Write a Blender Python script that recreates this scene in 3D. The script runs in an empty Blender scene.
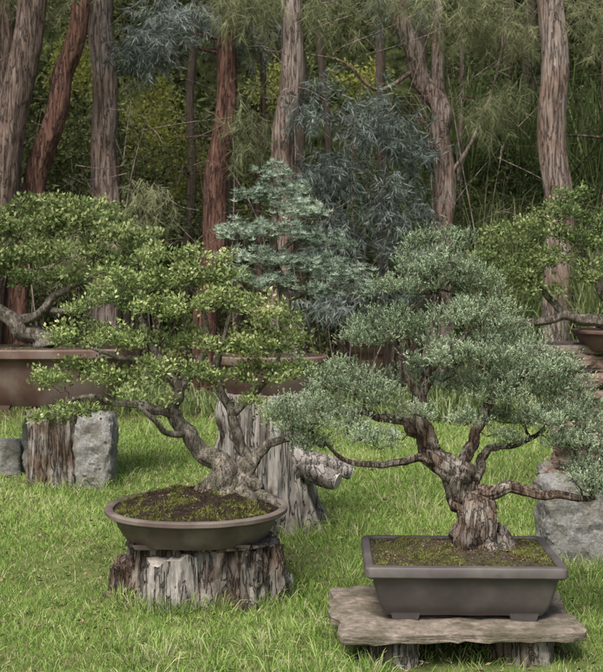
import bpy, math, random
import numpy as np
from mathutils import Vector, noise
R = np.random.default_rng(7)
random.seed(7)
S = bpy.context.scene
COL = S.collection

# ------------------------------------------------------------------ helpers
def new_obj(name, me, mats=(), parent=None):
    o = bpy.data.objects.new(name, me)
    COL.objects.link(o)
    for m in mats: me.materials.append(m)
    if parent: o.parent = parent
    return o
def empty(name, loc=(0,0,0)):
    o = bpy.data.objects.new(name, None); COL.objects.link(o); o.location = loc
    o.empty_display_size = .1
    return o
def raw_mesh(name, V, loops, starts, tint=None, smooth=False):
    me = bpy.data.meshes.new(name)
    me.vertices.add(len(V)); me.vertices.foreach_set("co", np.ascontiguousarray(V, dtype=np.float32).ravel())
    me.loops.add(len(loops)); me.loops.foreach_set("vertex_index", np.ascontiguousarray(loops, dtype=np.int32))
    me.polygons.add(len(starts)); me.polygons.foreach_set("loop_start", np.ascontiguousarray(starts, dtype=np.int32))
    me.update(calc_edges=True)
    if tint is not None:
        a = me.attributes.new("tint", 'FLOAT', 'POINT'); a.data.foreach_set("value", np.ascontiguousarray(tint, dtype=np.float32))
    if smooth: me.polygons.foreach_set("use_smooth", np.ones(len(starts), dtype=bool))
    me.update()
    return me
def unit(a):
    return a/np.maximum(np.linalg.norm(a, axis=-1, keepdims=True), 1e-9)
def rnd_dirs(n):
    return unit(R.normal(size=(n,3)))

def leaf_mesh(name, P, D, L, W, T, kind="leaf", droop=0.0):
    """P base points, D axis dirs, L lengths, W widths"""
    n = len(P); L = np.broadcast_to(L,(n,)); W = np.broadcast_to(W,(n,)); T=np.broadcast_to(T,(n,))
    D = unit(D); side = unit(np.cross(D, rnd_dirs(n))); nor = np.cross(side, D)
    L_=L[:,None]; W_=W[:,None]
    if kind == "needle":
        V = np.stack([P-side*W_*.5, P+side*W_*.5, P+D*L_],1).reshape(-1,3)
        loops = np.arange(3*n); starts = np.arange(n)*3; t=np.repeat(T,3)
    elif kind == "leaf":
        V = np.stack([P, P+D*L_*.5-side*W_*.5+nor*W_*.18, P+D*L_, P+D*L_*.5+side*W_*.5+nor*W_*.18],1).reshape(-1,3)
        loops = np.arange(4*n); starts = np.arange(n)*4; t=np.repeat(T,4)
    else: # blade
        dn = np.array([0,0,-1.0])[None,:]
        mid = P+D*L_*.55; tip = P+D*L_*.95+dn*L_*droop
        V = np.stack([P-side*W_*.5, P+side*W_*.5, mid+side*W_*.42, mid-side*W_*.42, tip],1).reshape(-1,3)
        b = (np.arange(n)*5)[:,None]
        loops = (b+np.array([[0,1,2,3,3,2,4]])).ravel()
        starts = np.stack([np.arange(n)*7, np.arange(n)*7+4],1).ravel(); t=np.repeat(T,5)
    return raw_mesh(name, V, loops, starts, t)

class Tubes:
    def __init__(s): s.V=[]; s.F=[]; s.n=0
    def add(s, pts, rad, sides=6, lump=0.0, seed=0.0, cap=True, ridges=5, flat=None):
        pts=np.array(pts,float); m=len(pts); rad=np.broadcast_to(rad,(m,)).astype(float)
        tang=np.gradient(pts,axis=0); tang=unit(tang)
        ref=np.array([0.31,0.95,0.05]); 
        if abs(tang[0]@ref)>.9: ref=np.array([1.,0,0])
        u=unit(np.cross(tang[0],ref)); ring=[]
        ang=np.arange(sides)/sides*2*math.pi
        dist=0
        for i in range(m):
            u=unit(u-tang[i]*(u@tang[i])); v=np.cross(tang[i],u)
            if i: dist+=np.linalg.norm(pts[i]-pts[i-1])
            r=np.full(sides,rad[i])
            if lump>0:
                tw=dist*2.0/max(rad[0]*8,.05)
                r=r*(1+lump*(.55*np.sin(ridges*ang+tw+seed)+.4*np.sin((ridges*2+1)*ang-tw*1.3+seed*3)+.18*np.sin(2*ang+tw*.8+seed*5)*np.sin(dist/max(rad[0],.01)*.7+seed))
                     + lump*.22*R.normal(size=sides))
            ring.append(pts[i]+np.outer(np.cos(ang)*r,u)+np.outer(np.sin(ang)*r,v))
        ring=np.concatenate(ring); b=s.n; s.V.append(ring); s.n+=len(ring)
        for i in range(m-1):
            for j in range(sides):
                k=(j+1)%sides
                s.F.append((b+i*sides+j,b+i*sides+k,b+(i+1)*sides+k,b+(i+1)*sides+j))
        if cap:
            s.F.append(tuple(b+(m-1)*sides+j for j in range(sides)))
            s.F.append(tuple(b+j for j in range(sides))[::-1])
    def mesh(s,name,smooth=True):
        me=bpy.data.meshes.new(name); me.from_pydata(np.concatenate(s.V).tolist(),[],s.F)
        if smooth: me.polygons.foreach_set("use_smooth",np.ones(len(me.polygons),dtype=bool))
        me.update(); return me

def spline(pts, n=8):
    P=np.array(pts,float); P=np.vstack([2*P[0]-P[1],P,2*P[-1]-P[-2]]); out=[]
    for i in range(1,len(P)-2):
        for t in np.linspace(0,1,n,endpoint=False):
            out.append(.5*((2*P[i])+(-P[i-1]+P[i+1])*t+(2*P[i-1]-5*P[i]+4*P[i+1]-P[i+2])*t*t+(-P[i-1]+3*P[i]-3*P[i+1]+P[i+2])*t**3))
    out.append(P[-2]); return np.array(out)

# ------------------------------------------------------------------ materials
def mat(name):
    m=bpy.data.materials.new(name); m.use_nodes=True; nt=m.node_tree; nt.nodes.clear()
    return m, nt, nt.nodes, nt.links
def ramp(N,stops):
    r=N.new("ShaderNodeValToRGB"); e=r.color_ramp.elements
    while len(e)>1: e.remove(e[-1])
    e[0].position=stops[0][0]; e[0].color=(*stops[0][1],1)
    for p,c in stops[1:]:
        x=e.new(p); x.color=(*c,1)
    return r
def leaf_mat(name, stops, transl=.3, gloss=False, rough=.45):
    m,nt,N,Lk=mat(name)
    a=N.new("ShaderNodeAttribute"); a.attribute_name="tint"
    r=ramp(N,stops); Lk.new(a.outputs["Fac"],r.inputs[0])
    if gloss:
        p=N.new("ShaderNodeBsdfPrincipled"); p.inputs["Roughness"].default_value=rough; p.inputs["Specular IOR Level"].default_value=.4; Lk.new(r.outputs[0],p.inputs["Base Color"])
    else:
        p=N.new("ShaderNodeBsdfDiffuse"); Lk.new(r.outputs[0],p.inputs["Color"])
    o=N.new("ShaderNodeOutputMaterial")
    if transl>0:
        t=N.new("ShaderNodeBsdfTranslucent"); mx=N.new("ShaderNodeMixShader"); mx.inputs[0].default_value=transl
        Lk.new(r.outputs[0],t.inputs["Color"]); Lk.new(p.outputs[0],mx.inputs[1]); Lk.new(t.outputs[0],mx.inputs[2]); Lk.new(mx.outputs[0],o.inputs[0])
    else: Lk.new(p.outputs[0],o.inputs[0])
    return m
def solid_mat(name, stops, scale=8, stretch=(1,1,1), rough=.8, bump=.5, bdist=.02, detail=8, stops2=None, scale2=2.0, spec=.3, lo2=.45, hi2=.6, crack=None):
    """crack=(scale,(sx,sy,sz),width,darkness) : long fissures, broken up by noise"""
    m,nt,N,Lk=mat(name)
    tc=N.new("ShaderNodeTexCoord"); mp=N.new("ShaderNodeMapping"); mp.inputs["Scale"].default_value=stretch
    Lk.new(tc.outputs["Object"],mp.inputs[0])
    n1=N.new("ShaderNodeTexNoise"); n1.inputs["Scale"].default_value=scale; n1.inputs["Detail"].default_value=detail; n1.inputs["Roughness"].default_value=.7
    Lk.new(mp.outputs[0],n1.inputs["Vector"])
    r=ramp(N,stops); Lk.new(n1.outputs["Fac"],r.inputs[0]); colr=r.outputs[0]; hgt=n1.outputs["Fac"]
    if stops2:
        n2=N.new("ShaderNodeTexNoise"); n2.inputs["Scale"].default_value=scale2; n2.inputs["Detail"].default_value=6
        Lk.new(tc.outputs["Object"],n2.inputs["Vector"])
        f=ramp(N,[(lo2,(0,0,0)),(hi2,(1,1,1))]); Lk.new(n2.outputs["Fac"],f.inputs[0])
        r2=ramp(N,stops2); Lk.new(n1.outputs["Fac"],r2.inputs[0])
        mx=N.new("ShaderNodeMixRGB"); Lk.new(f.outputs[0],mx.inputs[0]); Lk.new(colr,mx.inputs[1]); Lk.new(r2.outputs[0],mx.inputs[2]); colr=mx.outputs[0]
    if crack:
        m2=N.new("ShaderNodeMapping"); m2.inputs["Scale"].default_value=crack[1]; Lk.new(tc.outputs["Object"],m2.inputs[0])
        v=N.new("ShaderNodeTexNoise"); v.inputs["Scale"].default_value=crack[0]; v.inputs["Detail"].default_value=4; v.inputs["Roughness"].default_value=.55; v.inputs["Distortion"].default_value=.35; Lk.new(m2.outputs[0],v.inputs["Vector"])
        s1=N.new("ShaderNodeMath"); s1.operation='SUBTRACT'; s1.inputs[1].default_value=.5; Lk.new(v.outputs["Fac"],s1.inputs[0])
        s2=N.new("ShaderNodeMath"); s2.operation='ABSOLUTE'; Lk.new(s1.outputs[0],s2.inputs[0])
        cr=ramp(N,[(0,(crack[3],)*3),(crack[2],(1,1,1))]); Lk.new(s2.outputs[0],cr.inputs[0])
        mu=N.new("ShaderNodeMixRGB"); mu.blend_type='MULTIPLY'; mu.inputs[0].default_value=1; Lk.new(colr,mu.inputs[1]); Lk.new(cr.outputs[0],mu.inputs[2]); colr=mu.outputs[0]
        mh=N.new("ShaderNodeMath"); mh.operation='MULTIPLY_ADD'; mh.inputs[1].default_value=1.0; Lk.new(n1.outputs["Fac"],mh.inputs[0]); Lk.new(cr.outputs[0],mh.inputs[2]); hgt=mh.outputs[0]
    p=N.new("ShaderNodeBsdfPrincipled"); p.inputs["Roughness"].default_value=rough; p.inputs["Specular IOR Level"].default_value=spec
    Lk.new(colr,p.inputs["Base Color"])
    b=N.new("ShaderNodeBump"); b.inputs["Strength"].default_value=bump; b.inputs["Distance"].default_value=bdist
    Lk.new(hgt,b.inputs["Height"]); Lk.new(b.outputs[0],p.inputs["Normal"])
    o=N.new("ShaderNodeOutputMaterial"); Lk.new(p.outputs[0],o.inputs[0]); return m

M_grass=leaf_mat("grass_blades",[(0,(.10,.16,.035)),(.35,(.185,.295,.065)),(.7,(.295,.425,.115)),(.85,(.40,.47,.18)),(1,(.56,.50,.34))],.3)
M_azalea=leaf_mat("azalea_leaf",[(0,(.06,.095,.03)),(.5,(.20,.27,.085)),(.85,(.36,.44,.16)),(1,(.50,.49,.24))],.22,True,.42)
M_yellowleaf=leaf_mat("back_bonsai_leaf",[(0,(.06,.10,.035)),(.5,(.19,.25,.095)),(1,(.40,.44,.2))],.25)
M_juniper=leaf_mat("juniper_needle",[(0,(.085,.115,.06)),(.4,(.225,.295,.175)),(.8,(.41,.49,.33)),(1,(.56,.63,.47))],.15)
M_spruce=leaf_mat("cedar_needle",[(0,(.09,.13,.085)),(.5,(.32,.41,.31)),(1,(.66,.73,.60))],.1)
M_blue=leaf_mat("acacia_leaf",[(0,(.04,.052,.045)),(.5,(.135,.168,.15)),(1,(.34,.385,.35))],.2)
M_green=leaf_mat("woodland_leaf",[(0,(.012,.02,.008)),(.5,(.062,.082,.032)),(1,(.26,.29,.12))],.2)
M_casu=leaf_mat("casuarina_needle",[(0,(.05,.062,.03)),(.5,(.155,.175,.09)),(1,(.35,.36,.21))],.2)
M_yel=leaf_mat("yellow_leaf",[(0,(.2,.24,.05)),(1,(.6,.6,.2))],.4)
M_tallg=leaf_mat("tall_grass",[(0,(.055,.08,.028)),(.5,(.16,.215,.085)),(.8,(.30,.36,.16)),(1,(.54,.48,.34))],.25)
M_moss=leaf_mat("moss",[(0,(.05,.06,.02)),(.5,(.14,.155,.045)),(1,(.32,.32,.10))],.1)
M_litter=leaf_mat("leaf_litter",[(0,(.05,.03,.02)),(.5,(.17,.12,.07)),(1,(.38,.3,.19))],0)

FC=(20,(1,1,.11),.045,.42)
M_bark_red=solid_mat("bark_red",[(.3,(.055,.027,.02)),(.5,(.18,.09,.065)),(.7,(.36,.22,.175))],7,(4,4,.5),.9,1,.05,crack=FC)
M_bark_pink=solid_mat("bark_pinkgrey",[(.3,(.12,.09,.075)),(.48,(.30,.24,.208)),(.7,(.52,.455,.41))],7,(4,4,.5),.9,1,.04,stops2=[(.3,(.09,.065,.052)),(.6,(.31,.21,.165))],scale2=1.6,crack=FC)
M_bark_brown=solid_mat("bark_brown",[(.3,(.06,.042,.033)),(.5,(.19,.133,.106)),(.7,(.36,.295,.245))],7,(4,4,.5),.9,1,.05,crack=FC)
M_bark_dark=solid_mat("bark_dark",[(.3,(.03,.023,.017)),(.7,(.14,.11,.085))],8,(3,3,.5),.9,.8,.03)
M_bark_bonsai=solid_mat("bonsai_bark_grey",[(.3,(.05,.04,.032)),(.5,(.22,.19,.155)),(.7,(.49,.45,.39))],38,(1,1,.5),.9,1,.018,stops2=[(.35,(.06,.055,.04)),(.6,(.21,.195,.14))],scale2=18,crack=(50,(1,1,.3),.025,.5))
M_bark_jun=solid_mat("juniper_bark",[(.3,(.035,.024,.018)),(.5,(.16,.11,.08)),(.72,(.38,.31,.25))],40,(1,1,.2),.95,1,.02,stops2=[(.3,(.12,.10,.08)),(.65,(.45,.4,.34))],scale2=11,crack=(42,(1,1,.16),.05,.35))
M_drift=solid_mat("weathered_wood",[(.3,(.11,.097,.083)),(.48,(.31,.283,.25)),(.7,(.55,.52,.48))],14,(1.6,1.6,.18),.9,1,.03,stops2=[(.3,(.025,.02,.015)),(.6,(.15,.115,.085))],scale2=6,lo2=.54,hi2=.68,crack=(22,(1,1,.09),.03,.35))
M_cutwood=solid_mat("cut_wood",[(.3,(.28,.24,.2)),(.7,(.6,.56,.5))],30,(1,1,1),.9,.4,.005)
M_stumpbrown=solid_mat("stump_bark",[(.32,(.03,.02,.014)),(.5,(.15,.105,.075)),(.7,(.32,.25,.19))],16,(1.5,1.5,.3),.95,1,.03,stops2=[(.35,(.12,.105,.085)),(.6,(.36,.33,.29))],scale2=6,crack=(24,(1,1,.12),.04,.35))
M_granite=solid_mat("granite",[(.3,(.13,.127,.118)),(.5,(.25,.245,.23)),(.7,(.40,.39,.37))],70,(1,1,1),.9,.9,.010,stops2=[(.3,(.10,.095,.078)),(.7,(.28,.265,.23))],scale2=9)
M_sand=solid_mat("sandstone",[(.3,(.10,.083,.066)),(.5,(.225,.187,.15)),(.7,(.38,.33,.275))],26,(1,1,2),.9,.9,.012,stops2=[(.3,(.07,.062,.045)),(.7,(.2,.175,.12))],scale2=8)
M_rock=solid_mat("brown_rock",[(.3,(.08,.055,.042)),(.5,(.24,.17,.13)),(.7,(.42,.33,.27))],14,(1,1,2),.9,1,.03,stops2=[(.3,(.12,.115,.105)),(.7,(.36,.34,.31))],scale2=4)
M_pot_brown=solid_mat("pot_brown_clay",[(.3,(.09,.068,.057)),(.7,(.145,.112,.095))],9,(1,1,1),.6,.3,.004,stops2=[(.3,(.12,.097,.083)),(.7,(.21,.178,.15))],scale2=5,spec=.4)
M_pot_grey=solid_mat("pot_grey_clay",[(.3,(.062,.053,.052)),(.7,(.098,.086,.082))],8,(1,1,1),.5,.25,.003,stops2=[(.3,(.08,.071,.067)),(.7,(.155,.14,.128))],scale2=4.5,spec=.45,lo2=.5,hi2=.75)
M_pot_red=solid_mat("pot_red_clay",[(.3,(.09,.052,.042)),(.7,(.165,.10,.08))],7,(1,1,1),.7,.25,.004,stops2=[(.3,(.12,.085,.072)),(.7,(.2,.155,.13))],scale2=4,spec=.3)
M_soil=solid_mat("soil",[(.3,(.010,.008,.006)),(.5,(.032,.023,.016)),(.7,(.085,.062,.045))],60,(1,1,1),1,1,.014,spec=.1)
M_mosssoil=solid_mat("mossy_soil",[(.3,(.02,.016,.01)),(.5,(.06,.055,.028)),(.7,(.13,.115,.06))],50,(1,1,1),1,1,.01,stops2=[(.3,(.03,.024,.016)),(.7,(.10,.085,.06))],scale2=9,spec=.1)
M_ground=solid_mat("lawn_ground",[(.3,(.055,.07,.023)),(.5,(.11,.14,.045)),(.7,(.18,.20,.077))],6,(1,1,1),1,.6,.02,stops2=[(.3,(.07,.052,.032)),(.7,(.2,.155,.095))],scale2=.9,spec=.05,lo2=.55,hi2=.7)
M_hill=solid_mat("hillside_gap_shade",[(.35,(.004,.006,.003)),(.5,(.02,.026,.01)),(.65,(.06,.07,.028))],3.5,(1,1,1),1,.5,.3,stops2=[(.35,(.003,.004,.002)),(.65,(.02,.022,.01))],scale2=.6,spec=0)  # near-black: shade of the forest gaps put into the colour
M_floor=solid_mat("forest_floor",[(.3,(.03,.023,.013)),(.7,(.12,.092,.055))],5,(1,1,1),1,.8,.03,spec=0)

# ------------------------------------------------------------------ terrain
def gz(x,y):
    x=np.asarray(x,float); y=np.asarray(y,float)
    return .018*np.sin(x*1.7+.5)*np.sin(y*1.3+1)+.012*np.sin(x*3.9+y*2.1)
def grid(name,xs,ys,fz,mats):
    X,Y=np.meshgrid(xs,ys); Z=fz(X,Y); V=np.stack([X,Y,Z],-1).reshape(-1,3)
    nx=len(xs); ny=len(ys); i,j=np.meshgrid(np.arange(nx-1),np.arange(ny-1)); b=(j*nx+i).ravel()
    loops=np.stack([b,b+1,b+1+nx,b+nx],1).ravel(); me=raw_mesh(name,V,loops,np.arange(len(b))*4,None,True)
    return new_obj(name,me,mats)
near=np.arange(-14,14.01,.14); xs=np.concatenate([[-400,-150,-60,-30,-18],near,[18,30,60,150,400]])
ys=np.concatenate([[-300,-100,-30,-10,-4],np.arange(0,16,.14),[17,20,25,40,80,200,500]])
grid("ground",xs,ys,lambda X,Y: gz(X,Y)*np.clip(1-(np.abs(Y-8)-8)/6,0,1)*(np.abs(X)<20),[M_ground])
grid("forest_floor_ground",np.linspace(-26,26,150),np.linspace(11.3,30,70),lambda X,Y: -.02+np.clip((Y-11.3)*.15,0,.09)+.03*np.sin(X*2.3)*np.sin(Y*1.9)*np.clip(Y-11.4,0,1),[M_floor])
grid("backdrop_hill",np.linspace(-60,60,90),np.linspace(25,60,40),lambda X,Y: -.3+np.clip((Y-26)*1.6,0,17)+.8*np.sin(X*.5)*np.clip((Y-26)*.3,0,1),[M_hill])  # added solid backdrop, keeps sky from showing between the trees

# ------------------------------------------------------------------ lawn
def pnoise(x,y):
    return (np.sin(x*2.1+1.3*np.sin(y*1.7))+np.sin(y*2.9+1.9*np.sin(x*1.3+2))+np.sin(x*5.3+y*4.1+np.sin(y*7))*.7+np.sin(x*11+3*np.sin(y*5))*np.sin(y*13+2*np.sin(x*6))*.8)/3.2
def clump(x,y):
    return np.sin(x*23+2*np.sin(y*17))*np.sin(y*19+2*np.sin(x*13))
def lawn():
    n=300000
    y=3.5+ (R.random(n)**1.25)*(12.4-3.5)
    x=(R.random(n)*2-1)*(.29*y+.6)
    pn=pnoise(x,y); cl=clump(x,y)
    keep=(R.random(n)<(.74+.45*pn+.2*cl)*np.where(y>11.2,.5,1))&~((np.abs(x-.6)<.42)&(y>3.95)&(y<4.75)&(R.random(n)<.75)); x=x[keep];y=y[keep];pn=pn[keep];cl=cl[keep]; n=len(x)
    P=np.stack([x,y,gz(x,y)-.003],1)
    D=np.stack([R.normal(size=n)*.55,R.normal(size=n)*.55,np.ones(n)],1)
    L=(.022+.034*R.random(n)**1.5)*(1+.45*pn+.4*cl)*(1+.04*(y-4))
    W=.0033*(.7+.6*R.random(n))*(y/4.5)**.9
    T=np.clip(.48+.34*pn+.16*cl+R.normal(size=n)*.18,0,.9); dry=R.random(n)<.06+.22*(pn<-.25)+.12*((x>-.6)&(x<1.1)&(y<4.7)); T[dry]=.86+.14*R.random(dry.sum())
    return P,D,L,W,T
P,D,L,W,T=lawn()
new_obj("lawn_grass",leaf_mesh("lawn_grass",P,D,L,W,T,"blade",.12),[M_grass])
def tufts(name,spots,mt,wid=.0035):
    PP=[];DD=[];LL=[];TT=[]
    for (x,y,rad,n,h) in spots:
        a=R.random(n)*6.283; r=rad*np.sqrt(R.random(n)); px=x+r*np.cos(a); py=y+r*np.sin(a); tb=.45+R.normal()*.17
        PP.append(np.stack([px,py,gz(px,py)],1))
        DD.append(np.stack([R.normal(size=n)*.4+.35*np.cos(a),R.normal(size=n)*.4+.35*np.sin(a),np.ones(n)],1))
        LL.append(h*(.4+.8*R.random(n))); TT.append(np.clip(tb+R.normal(size=n)*.2+(R.random(n)<.18)*.5,0,1))
    P=np.concatenate(PP); L=np.concatenate(LL)
    return new_obj(name,leaf_mesh(name,P,np.concatenate(DD),L,wid*(.6+.7*R.random(len(P))),np.concatenate(TT),"blade",.28),[mt])
sp=[]
for k in range(85): sp.append((R.uniform(-.75,.3),R.uniform(3.75,4.4),.05,30,.15))
for k in range(26): sp.append((R.uniform(-.05,.2),R.uniform(4.3,5.4),.06,30,.14))
for k in range(44): a=R.uniform(0,6.28); sp.append((-.47+.42*math.cos(a),5.18+.38*math.sin(a),.05,28,.14))
for k in range(34): sp.append((R.uniform(-.5,.4),R.uniform(6.1,6.45),.07,26,.17))
for k in range(34): sp.append((R.uniform(.2,1.6),R.uniform(5.0,5.6),.07,28,.15))
for k in range(20): sp.append((R.uniform(1.15,1.7),R.uniform(5.4,5.65),.05,28,.16))
for k in range(60): sp.append((R.uniform(.6,2.6),R.uniform(7,9.5),.12,30,.24))
for k in range(50): sp.append((R.uniform(-2.8,-1.2),R.uniform(7.2,8.2),.1,24,.18))
for k in range(150): sp.append((R.uniform(-4,4),3.6+7*R.random()**1.2,.07,20,.085))
for k in range(14): sp.append((R.uniform(.2,1.05),R.uniform(4.3,4.7),.05,18,.09))
for k in range(12): sp.append((R.uniform(.95,1.4),R.uniform(3.8,4.5),.05,28,.13))
for k in range(150): sp.append((R.uniform(-5,5),R.uniform(10.4,11.7),.15,26,.28))
tufts("tall_grass",sp,M_grass)
n=7000; y=3.5+R.random(n)**1.3*8; x=(R.random(n)*2-1)*(.3*y+.8)
P=np.stack([x,y,gz(x,y)+.015+.025*R.random(n)],1); D=rnd_dirs(n); D[:,2]*=.25
new_obj("fallen_leaves",leaf_mesh("fallen_leaves",P,D,.012+.03*R.random(n),.004+.008*R.random(n),R.random(n)),[M_litter])

# ------------------------------------------------------------------ tree generator
def pad_points(pads, per_area):
    out=[]; pid=[]
    for i,(u,v,w,ru,rv,rw) in enumerate(pads):
        n=max(4,int(per_area*(ru*rw+ru*rv+rv*rw)/3)); c=0
        while c<n:
            p=R.normal(size=3); p/=np.linalg.norm(p); rr=R.random()**.38*(1+.12*R.normal()); p=p*rr
            if p[2]<-.42: continue
            if p[2]<0: p[2]*=.8
            out.append((u+p[0]*ru,w+p[1]*rw,v+p[2]*rv)); pid.append(i); c+=1
    return np.array(out),np.array(pid)
def grow_tree(name, base, unit_, limbs, pads, per_area, tip_r, bark, leaf_fn, leafmat, sides_main=18, lump=.12, twig_step=.05, roots=(), thick=1.0):
    """limbs: list of (points[(u,v,w,r)]) ; local u right, v up, w back"""
    base=np.array(base,float); root=empty(name,base.tolist())
    T=Tubes(); nodes=[]
    for li,limb in enumerate(limbs):
        a=np.array(limb,float); a[:,3]*=thick; sp=spline(np.stack([a[:,0],a[:,2],a[:,1],a[:,3]],1),9)*unit_
        k=np.arange(len(sp))[:,None]
        sp[:,:3]+=(np.sin(k*np.array([.9,.7,.8])+li*2)*.16+np.sin(k*np.array([.37,.29,.41])+li)*.35)*sp[:,3:4]*np.clip(k/6,0,1)
        sd=sides_main if sp[0,3]>.02 else 10
        T.add(sp[:,:3],sp[:,3],sd,lump if sd>10 else lump*.6,seed=li*1.7)
        for q in sp[2:]: nodes.append(q[:3])
    nmain=len(nodes)
    for ri,rt in enumerate(roots):
        a=np.array(rt,float); a[:,3]*=thick; sp=spline(np.stack([a[:,0],a[:,2],a[:,1],a[:,3]],1),7)*unit_
        k=np.arange(len(sp))[:,None]; sp[:,:2]+=np.sin(k*np.array([.8,.6])+ri*2)*.3*sp[:,3:4]
        T.add(sp[:,:3],sp[:,3],14,lump,seed=ri)
    pts,pid=pad_points(pads,per_area); pts=pts*unit_
    nodes=np.array(nodes); d0=np.array([np.min(np.linalg.norm(nodes-p,axis=1)) for p in pts]); order=np.argsort(d0)
    cap=len(nodes)+len(pts)*14; buf=np.zeros((cap,3)); buf[:nmain]=nodes; cnt=nmain
    parent=-np.ones(cap,int); load=np.zeros(cap); paths=[]
    for oi in order:
        p=pts[oi]; dv=p-buf[:cnt]; ds=np.linalg.norm(dv,axis=1)*(1+.5*np.clip(-dv[:,2]/(np.linalg.norm(dv,axis=1)+1e-6),0,1))
        k=int(np.argmin(ds)); q=buf[k]; dist=np.linalg.norm(p-q)
        m=int(min(12,max(1,round(dist/twig_step)))); ids=[k]
        for s in range(1,m+1):
            t=s/m; r=q+(p-q)*t+(R.normal(size=3)*.16*dist/m if s<m else 0)+np.array([0,0,-.10*dist*math.sin(math.pi*t)])
            buf[cnt]=r; parent[cnt]=ids[-1]; ids.append(cnt); cnt+=1
        j=ids[-1]
        while j>=0: load[j]+=1; j=parent[j]
        paths.append(ids)
    for ids in paths:
        rr=[tip_r*max(load[i],1)**.40 for i in ids]; rr[0]=rr[1] if len(rr)>1 else rr[0]
        T.add(buf[ids],np.array(rr),4 if max(rr)<.004 else 7,0.05,cap=False)
    new_obj("trunk_and_branches",T.mesh(name+"_wood"),[bark],root)
    ptint=(R.normal(size=len(pads))*.09)[pid]
    new_obj("foliage",leaf_fn(name+"_leaves",pts,ptint),[leafmat],root)
    return root

def leaves_broad(per,rc,L,W,up=.5,tb=.5,kind="leaf",flat=.7):
    def f(name,pts,pt):
        n=len(pts)*per; c=np.repeat(pts,per,0); tc=np.repeat(R.normal(size=len(pts))*.15+pt,per)
        off=rnd_dirs(n)*(R.random(n)**.5)[:,None]*rc; off[:,2]*=flat
        D=off/rc*.9+rnd_dirs(n)*.8; D[:,2]+=up
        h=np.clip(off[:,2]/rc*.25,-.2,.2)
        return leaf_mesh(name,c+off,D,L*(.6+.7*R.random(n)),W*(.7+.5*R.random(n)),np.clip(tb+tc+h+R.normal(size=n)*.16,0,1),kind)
    return f
def leaves_sprig(sprigs,rc,per,L,W,tb=.5,up=.7,slen=.035):
    def f(name,pts,pt):
        m=len(pts)*sprigs; c=np.repeat(pts,sprigs,0); off=rnd_dirs(m)*(R.random(m)**.45)[:,None]*rc; off[:,2]*=.75
        ax=off/rc+rnd_dirs(m)*.35; ax[:,2]+=up; ax=unit(ax); st=np.repeat(R.normal(size=len(pts))*.13+pt,sprigs)+R.normal(size=m)*.11
        n=m*per; t=R.random(n); A=np.repeat(ax,per,0); P=np.repeat(c+off,per,0)+A*(t*slen)[:,None]
        D=A*.9+rnd_dirs(n)*.75
        return leaf_mesh(name,P,D,L*(.6+.6*R.random(n)),W,np.clip(tb+np.repeat(st,per)+(t-.5)*.6+R.normal(size=n)*.08,0,1),"needle")
    return f
def leaves_tuft(per,L,W,tb=.5):
    def f(name,pts,pt):
        k=6; c=np.repeat(pts,k,0)+rnd_dirs(len(pts)*k)*.04*R.random((len(pts)*k,1))**.4; st=R.normal(size=len(c))*.2+np.repeat(pt,k)
        n=len(c)*per; D=rnd_dirs(n); D[:,2]=np.abs(D[:,2])*.9+.05
        return leaf_mesh(name,np.repeat(c,per,0),D,L*(.7+.5*R.random(n)),W,np.clip(tb+np.repeat(st,per)+R.normal(size=n)*.1,0,1),"needle")
    return f

# ---- left front bonsai (broad small leaves)
limbs=[
 [(2,-6,0,26),(-2,8,0,19),(-12,26,0,13.5),(-28,44,-2,10),(-46,62,-4,8.4),(-58,82,-4,7.4),(-56,104,-2,6.2),(-68,130,0,4.8),(-82,146,3,4),(-92,175,6,2.6)],
 [(-56,80,-4,6.5),(-74,88,-10,5.2),(-96,92,-14,4.2),(-120,97,-18,3.6),(-150,100,-16,2.6),(-178,90,-14,1.6)],
 [(-56,104,-2,4.8),(-40,125,6,4),(-28,150,10,3.2),(-30,180,14,2.2),(-45,208,10,1.5)],
 [(8,4,4,14),(8,26,6,9.5),(10,44,6,6.6),(-2,78,2,5.2),(-14,108,4,4.4),(-16,140,0,3.4),(-6,170,-4,2.4),(0,195,-4,1.6)],
 [(10,14,4,9),(22,38,2,6),(38,54,-4,4.6),(62,58,-10,3.6),(80,62,-12,2.4)],
 [(-2,80,2,4.8),(16,98,14,4),(34,116,20,3),(45,140,20,1.8)],
 [(-68,130,0,4),(-95,138,-16,3.2),(-120,142,-20,2.6),(-142,150,-18,1.6)],
 [(-47,62,-4,4.4),(-60,66,-26,3.4),(-78,84,-44,2.6),(-92,100,-50,1.8)],
]
roots=[[(-8,22,-2,7),(-18,8,-6,8.5),(-30,-2,-10,6.5),(-50,-12,-12,2.5)],[(8,26,0,7),(18,10,-4,9),(32,-1,-8,7),(52,-12,-12,2.5)],[(0,24,-4,7),(-4,8,-16,8),(-8,-3,-28,6),(-12,-14,-44,3)],[(4,22,-4,7),(12,6,-16,8),(22,-4,-28,5.5),(30,-14,-42,3)],[(-4,30,0,6),(-22,14,4,7),(-38,0,8,6),(-50,-12,10,3)]]
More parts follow.
